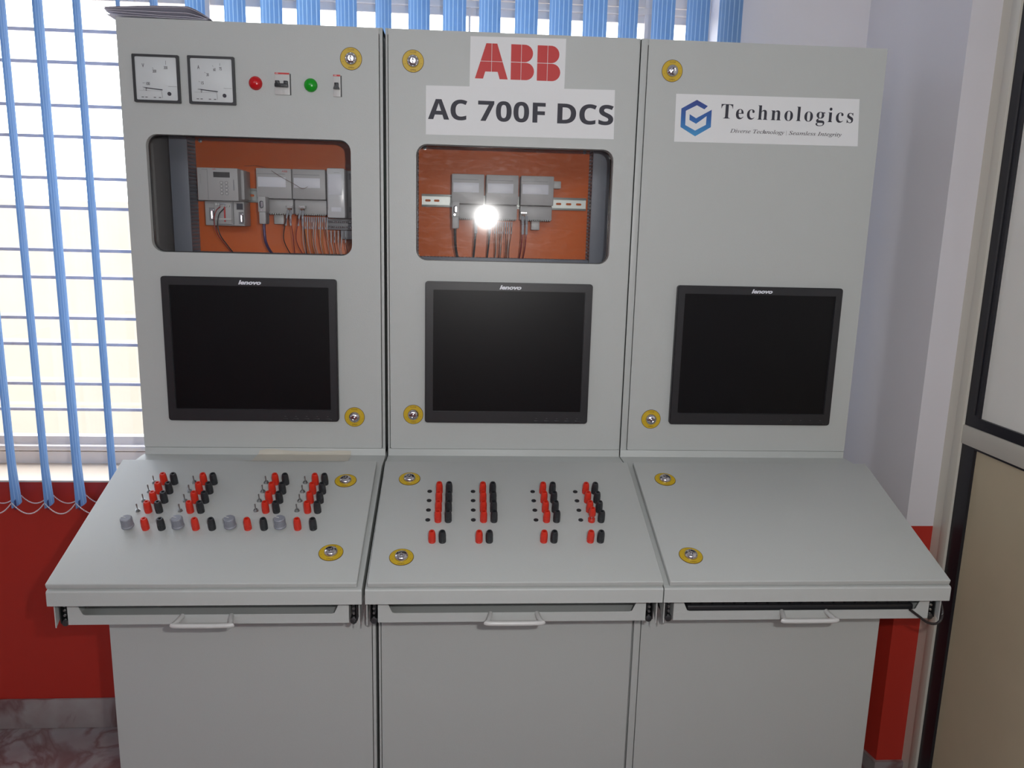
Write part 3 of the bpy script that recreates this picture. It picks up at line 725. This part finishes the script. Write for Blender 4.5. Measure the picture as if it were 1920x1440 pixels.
# ------------------------------------------------------------------ equipment behind the glass
def duct_v(xa, xb, z0, z1, lab, teeth_r=True, teeth_l=True, yf=.20):
    t = thing('wiring_duct', lab, 'wiring duct', ((xa+xb)/2, .27, z0))
    b = B(); b.box(xa, xb, yf, yf+.006, z0, z1, bev=.0015); b.build('duct_cover', DUCTG, t)
    q = B(); q.box(xa+.001, xb-.001, .266, .2695, z0, z1)
    n = int((z1-z0)/.0095)
    for k in range(n):
        z = z0+(k+.5)*(z1-z0)/n
        for x in ([xa+.0015] if teeth_l else [])+([xb-.0015] if teeth_r else []): q.box(x-.0009, x+.0009, yf+.006, .267, z-.0028, z+.0028)
    q.box(xa+.006, xa+.0072, yf+.008, .266, z0, z1, 1); q.build('duct_wall', [DUCTG, SLOTD], t)
def duct_h(xa, xb, z0, z1, lab, yf=.20):
    t = thing('wiring_duct', lab, 'wiring duct', ((xa+xb)/2, .27, z0))
    b = B(); b.box(xa, xb, yf, yf+.006, z0, z1, bev=.0015); b.build('duct_cover', DUCTG, t)
    q = B(); q.box(xa, xb, .266, .2695, z0+.001, z1-.001); n = int((xb-xa)/.0095)
    for k in range(n):
        x = xa+(k+.5)*(xb-xa)/n; q.box(x-.0028, x+.0028, yf+.006, .267, z1-.0022, z1-.0006)
    q.box(xa, xb, yf+.01, .266, z1-.012, z1-.010, 1); q.build('duct_wall', [DUCTG, SLOTD], t)
duct_v(-.8700, -.8245, 1.42, 1.99, 'tall grey slotted wiring duct left of the orange plate, behind the left window')
duct_h(-.823, -.34, 1.44, 1.4955, 'grey slotted wiring duct along the bottom of the left window')
duct_v(.2270+.003, .2760, 1.42, 1.99, 'tall grey slotted wiring duct right of the orange plate, behind the middle window')
duct_v(-.2760, -.2340, 1.42, 1.99, 'tall grey slotted wiring duct at the left edge of the middle window')
duct_h(-.233, .229, 1.44, 1.4955, 'grey slotted wiring duct along the bottom of the middle window')
def screws(pts, lab):
    for (x, z) in pts:
        b = B(FACE(.270, x, z)); b.lathe([(.0052, 0), (.0052, .0008), (.0036, .001), (.0036, .0026), (.002, .0034)], 16); b.box(-.0028, .0028, -.0004, .0004, .0034, .0037)
        o = b.build('screw', STEEL, cabs[0 if x < -.3 else 1])
screws([(-.8125, 1.7838)], ''); screws([(-.2189, 1.7833), (.2167, 1.7849)], '')
def rail(x0, x1, z0, z1, lab, slots):
    zc = (z0+z1)/2; b = B(FACE(.270)); hs = [rrect(s_-.0075, s_+.0075, zc-.003, zc+.003, .0029, 4) for s_ in slots]
    b.prism([(x0, z0+.005), (x1, z0+.005), (x1, z1-.005), (x0, z1-.005)], .0005, .0015, holes=hs)
    for a, d in ((z0, z0+.0055), (z1-.0055, z1)): b.box(x0, x1, a, d, .0070, .0080, bev=.0003)
    for a in (z0+.005, z1-.006): b.box(x0, x1, a, a+.001, .0012, .0072)
    tag(b.build('din_rail', ZINC), lab, 'rail', 'slotted metal mounting rails')
rail(-.823, -.36, 1.627, 1.664, 'slotted metal rail carrying the modules behind the left window', [-.705, -.684, -.80])
rail(-.2265, .2260, 1.628, 1.662, 'slotted metal rail carrying the three modules behind the middle window', [-.210, -.186, .150, .178, .206])

# controller with keypad
t = thing('controller', 'grey controller with a small display and round keys, behind the left window', 'controller', (-.742, .262, 1.565))
b = B(); b.box(-.7932, -.6912, .170, .262, 1.6268, 1.7085, bev=.002); b.box(-.6925, -.684, .20, .262, 1.632, 1.706, bev=.001)
b.box(-.7675, -.7668, .1692, .171, 1.629, 1.706, 1); b.build('controller_housing', [MODG, KEYC], t)
b = B(FACE(.170)); b.box(-.7521, -.7110, 1.6848, 1.6983, -.0005, .0006); b.build('display', LCDG, t)
b = B(FACE(.170))
for r in range(4):
    for x in (-.7325, -.7200): b.lathe([(.0042, 0), (.0042, .0008), (.0032, .0012)], 14, 0, cx=x, cy=1.6716-r*.0088); b.lathe([(.0030, .0012), (.0026, .0016)], 12, 1, cx=x, cy=1.6716-r*.0088)
b.build('keypad', [KEYC, MODL], t)
b = B(FACE(.170)); b.box(-.7030, -.7008, 1.6529, 1.6801, 0, .0008); b.text('ABB', -.7545, -.7457, 1.7037, 1.7062, .0008, 1)
for k in range(6): b.box(-.786, -.784, 1.690-k*.004, 1.6913-k*.004, 0, .0004)
b.box(-.781, -.768, 1.7035, 1.7047, 0, .0003); b.build('front_markings', [KEYC, REDPRINT], t)
b = B(); b.box(-.7865, -.6865, .200, .262, 1.5640, 1.6262, bev=.0015)
b.box(-.7600, -.7130, .190, .201, 1.568, 1.6262, bev=.001); b.box(-.7575, -.7155, .1885, .191, 1.6235, 1.6245, 1); b.box(-.716, -.7145, .1885, .191, 1.570, 1.6245, 1)
b.build('connector_base', [MODG, KEYC], t)
for x0, x1, z0, z1 in ((-.7760, -.7620, 1.5755, 1.6093), (-.7005, -.6880, 1.5690, 1.6000)):
    b = B(FACE(.200)); b.box(x0, x1, z0, z1, 0, .0015, 0); b.prism(rrect(x0+.006, x1-.001, z0+.004, z1-.005, .002, 3), .0015, .009, 1, holes=[rrect(x0+.0075, x1-.0025, z0+.0055, z1-.0065, .0015, 3)]); b.box(x0+.006, x1-.001, z0+.004, z1-.005, .0015, .005, 1); b.build('serial_port', [KEYC, CHROME], t)
b = B(FACE(.200)); b.box(-.7060, -.6880, 1.6050, 1.6225, 0, .0012, 0); b.box(-.7045, -.6895, 1.6065, 1.6210, .0012, .0016, 1); b.build('network_port', [KEYC, DARKINK], t)
b = B(FACE(.190))
for k in range(6): b.lathe([(.0030, 0), (.0030, .006)], 10, 0, cx=-.7525+k*.006, cy=1.6180-k*.0008)
b.box(-.7560, -.7160, 1.578, 1.583, 0, .004, 0); b.box(-.7350, -.7315, 1.574, 1.612, 0, .003, 1); b.build('terminal_plug', [MODL, REDPRINT], t)

def wire(pts, r, m_, lab, group=None, cat='wire', n=8):
    b = B(); b.tube(curve_pts(pts, n), r, 7); return tag(b.build('wire', m_), lab, cat, group)
wire([(-.7440, .188, 1.6120), (-.7530, .180, 1.600), (-.7580, .178, 1.575), (-.7530, .18, 1.545), (-.7400, .20, 1.515), (-.7270, .235, 1.485)], .0013, WIRERED, 'thin red wire curving down from the keypad controller')
wire([(-.7340, .188, 1.6080), (-.7460, .182, 1.592), (-.7500, .180, 1.565), (-.7450, .18, 1.540), (-.7350, .20, 1.515), (-.7230, .235, 1.485)], .0016, WIREBLK, 'black wire curving down from the keypad controller')
b = B(); b.tube(curve_pts([(-.7460, .186, 1.6150), (-.7370, .180, 1.6200), (-.7280, .186, 1.6160)], 6), .0022, 7); tag(b.build('wire', FERRUL), 'short grey looped wire at the top of the controller plug', 'wire')
wire([(-.700, .268, 1.722), (-.66, .262, 1.7225), (-.62, .20, 1.7110), (-.585, .175, 1.692), (-.55, .170, 1.674), (-.528, .170, 1.6625), (-.515, .172, 1.668)], .0005, WIREBRN, 'hair-thin brown wire arching over the modules behind the left window')

def bus_plug(x0, z0, lab, lab2, mp, wm):
    t = thing('cable_plug', lab, 'plug', (x0, .20, z0), 'bus cable plugs')
    b = B(); b.box(x0, x0+.0190, .150, .190, z0+.030, z0+.069, bev=.0012); b.build('plug_housing', MODG, t)
    b = B(); b.box(x0+.0010, x0+.0175, .152, .188, z0, z0+.031, bev=.002); b.box(x0+.013, x0+.0186, .154, .186, z0+.002, z0+.0285, 1); b.build('strain_relief', [MODG, KEYC], t)
    b = B(FACE(.150)); b.prism(rrect(x0+.004, x0+.0135, z0+.040, z0+.058, .004, 4), .0, .0012, 0); b.prism(rrect(x0+.008, x0+.0130, z0+.042, z0+.056, .002, 3), .0012, .005, 1); b.lathe([(.0028, 0), (.0028, .0008)], 12, 1, cx=x0+.0075, cy=z0+.0355); b.build('plug_switch', [DARKINK, CHROME], t)
    q = B(); q.tube(curve_pts([(x0+.0085, .17, z0+.002), (x0+.0088, .17, z0-.02), (x0+.010, .175, z0-.045), (x0+.0135, .20, z0-.068), (x0+.018, .235, z0-.085)], 8), .0036, 10)
    tag(q.build('cable', wm), lab2, 'cable')
bus_plug(-.6375, 1.5705, 'grey bus plug with a switch, on the first module behind the left window', 'violet cable hanging from the bus plug behind the left window', MODG, PURPLE)
bus_plug(-.1425, 1.5710, 'bus plug beside the flash glare behind the middle window', 'dark cable hanging at the left behind the middle window', MODG, WIREBLK)

def io_module(x0, x1, lab, logo=False, tab=None, group='input output modules', low=True, yf=.190, plug=None, barw=None):
    t = thing('io_module', lab, 'module', ((x0+x1)/2, .262, 1.597), group)
    b = B(); b.box(x0, x1, yf, .262, 1.6365, 1.7128, bev=.0022); b.box(x0+.001, x1-.001, yf+.020, .262, 1.5985, 1.6355, bev=.0015); b.build('module_housing', MODG, t)
    b = B(FACE(yf)); b.box(x0+.0030, x0+(x1-x0)*.82, 1.6978, 1.6992, -.0002, .0006, 0)
    b.build('led_strip', KEYC, t)
    b = B(FACE(yf)); b.box(x0+.0040, x0+(x1-x0)*.84, 1.6655, 1.6905, -.0003, .0008, bev=.0004); b.build('card_label', LABELW, t)
    if logo: b = B(FACE(yf)); b.text('ABB', -.5841, -.5699, 1.7035, 1.7082, .0006, 0); b.build('maker_lettering', REDPRINT, t)
    q = B(FACE(yf+.02))
    for k in range(14): q.lathe([(.0022, 0), (.0024, .0035), (.0012, .0042)], 8, 0, cx=x0+.006+k*(x1-x0-.012)/13, cy=1.5975)
    q.build('terminal_row', ZINC, t)
    if tab: q = B(); q.box(tab[0], tab[1], .235, .262, tab[2], tab[3], bev=.002); q.build('side_tab', MODL, t)
    if plug:
        q = B(FACE(yf+.02)); q.box(plug, plug+.0175, 1.6130, 1.6205, 0, .016, 0, bev=.001); q.box(plug+.0045, plug+.0125, 1.6075, 1.6135, 0, .014, 1)
        for k in range(4): q.lathe([(.0018, .016), (.0018, .0175)], 8, 2, cx=plug+.0025+k*.0042, cy=1.6168)
        q.build('power_plug', [MODL, WIREBRN, CHROME], t)
    return t
io_module(-.6500, -.5603, 'grey module with small red lettering, first right of the keypad controller', True, (-.6185, -.5925, 1.5712, 1.598), plug=-.5775)
io_module(-.5580, -.4730, 'grey module between the red-lettered one and the tall clear-covered one', plug=-.5445)
io_module(-.1440, -.0585, 'module left of three behind the middle window, under the flash glare')
io_module(-.0530, .0325, 'centre module of three behind the middle window', plug=-.0525)
io_module(.0390, .1265, 'right module of three behind the middle window', tab=(.1290, .1510, 1.6843, 1.7039), plug=.040)
b = B(); b.box(.072, .0950, .225, .262, 1.5725, 1.598, bev=.002); tag(b.build('module_foot', MODL), 'small pale plastic foot hanging below the right of three modules', 'module part')
t = thing('terminal_module', 'tall module with a clear front cover at the right edge of the left window', 'module', (-.44, .262, 1.59))
b = B(); b.box(-.4630, -.4170, .150, .200, 1.5900, 1.7150, bev=.004); b.build('clear_cover', MODC, t)
b = B(); b.box(-.4650, -.3980, .200, .262, 1.5905, 1.7130, bev=.002); b.box(-.4135, -.402, .198, .20, 1.690, 1.706, 1); b.box(-.4135, -.402, .198, .20, 1.607, 1.620, 1); b.build('module_housing', [MODG, KEYC], t)
b = B(FACE(.150)); b.box(-.4590, -.4250, 1.648, 1.700, 0, .0005, bev=.0002); b.box(-.4520, -.4270, 1.6065, 1.6170, 0, .0005); b.box(-.444, -.431, 1.7035, 1.7043, 0, .0005, 1); b.box(-.4610, -.4602, 1.61, 1.70, 0, .0004, 1); b.build('card_label', [LABELW, KEYC], t)
t = thing('terminal_block', 'stacked rows of screw terminals below the clear-covered module', 'terminal block', (-.43, .262, 1.536))
b = B(); b.box(-.4700, -.3930, .195, .262, 1.5605, 1.5885, bev=.001); b.box(-.438, -.393, .205, .262, 1.536, 1.5600, bev=.001); b.build('block_housing', KEYC, t)
for r, z in enumerate((1.5805, 1.5675)):
    q = B(FACE(.195))
    for k in range(13): q.lathe([(.0028, 0), (.0028, .003), (.0014, .0042)], 8, 0, cx=-.4655+k*.0055, cy=z)
    q.build('screw_row', CHROME, t)

# wires fanning down to the bottom ducts
rw = random.Random(3)
def fan(xs, z_top, y, m_list, lab, group, zend=1.492, fer=True):
    for k, x in enumerate(xs):
        dx = rw.uniform(-.006, .006); m_ = m_list[k % len(m_list)]
        t = thing('wire', lab, 'wire', (x, y, zend), group)
        b = B(); b.tube(curve_pts([(x, y, z_top), (x+dx*.3, y-.004, z_top-.03), (x+dx, y+.01, (z_top+zend)/2-.02), (x+dx*.5, y+.05, zend-.012)], 6), .0010, 6); b.build('conductor', m_, t)
        if fer: q = B(); q.tube([(x, y, z_top+.001), (x+dx*.2, y-.0045, z_top-.030)], .0017, 6); q.build('ferrule', FERRUL, t)
fan([-.5300+k*.0056 for k in range(12)], 1.5905, .180, [WIREWHT, WIREORG, WIREWHT, WIREORG, WIREBRN, WIREWHT], 'thin wire with grey marker sleeve in the fan right of centre in the left window', 'fanned wires behind the left window')
fan([-.4600+k*.0095 for k in range(5)], 1.5570, .185, [WIREWHT, WIREBLK, WIREWHT], 'thin wire below the screw terminals at the right edge of the left window', 'wires under the screw terminals')
fan([-.0300+k*.0058 for k in range(9)], 1.5905, .180, [WIREBRN, WIREWHT, WIREBLK], 'thin wire with grey marker sleeve in the fan behind the middle window', 'fanned wires behind the middle window')
for i_, (x, m_, nm) in enumerate(((-.5720, WIREBLK, 'black'), (-.5640, WIRERED, 'red'), (-.5400, WIRERED, 'red'), (-.5330, WIREBLK, 'black'))):
    sd = (-.010 if i_ % 2 == 0 else .006)
    t = thing('wire', '%s power wire looping down from the %s brown-topped plug behind the left window' % (nm, 'left' if i_ < 2 else 'right'), 'wire', (x, .18, 1.49))
    b = B(); b.tube(curve_pts([(x, .196, 1.6075), (x+sd*.2, .180, 1.585), (x+sd, .180, 1.545), (x+sd*.9, .190, 1.520), (x+.002, .22, 1.486)], 8), .0013, 7); b.build('conductor', m_, t)
    q = B(); q.tube([(x, .195, 1.6070), (x+sd*.12, .182, 1.590), (x+sd*.3, .1785, 1.568)], .0026, 7); q.build('sleeve', FERRUL, t)
for x, m_, nm, r in ((.046, WIRERED, 'dark red', .0022), (.056, WIRERED, 'red', .0018), (-.0790, WIREBLK, 'black', .0028), (-.0420, WIREBLK, 'black', .0024)):
    t = thing('wire', '%s wire hanging %s behind the middle window' % (nm, ('on the left under the right module plug' if x < .05 else 'on the right under the right module plug') if x > 0 else ('just below the flash glare' if x < -.06 else 'below the centre module')), 'wire', (x, .18, 1.49))
    b = B(); b.tube(curve_pts([(x, .196, 1.6075), (x, .180, 1.575), (x-.002, .180, 1.540), (x-.004, .20, 1.510), (x-.006, .235, 1.484)], 8), r, 7); b.build('conductor', m_, t)
    q = B(); q.tube([(x, .195, 1.6070), (x, .180, 1.585), (x, .1785, 1.560)], r+.0014, 7); q.build('sleeve', FERRUL, t)
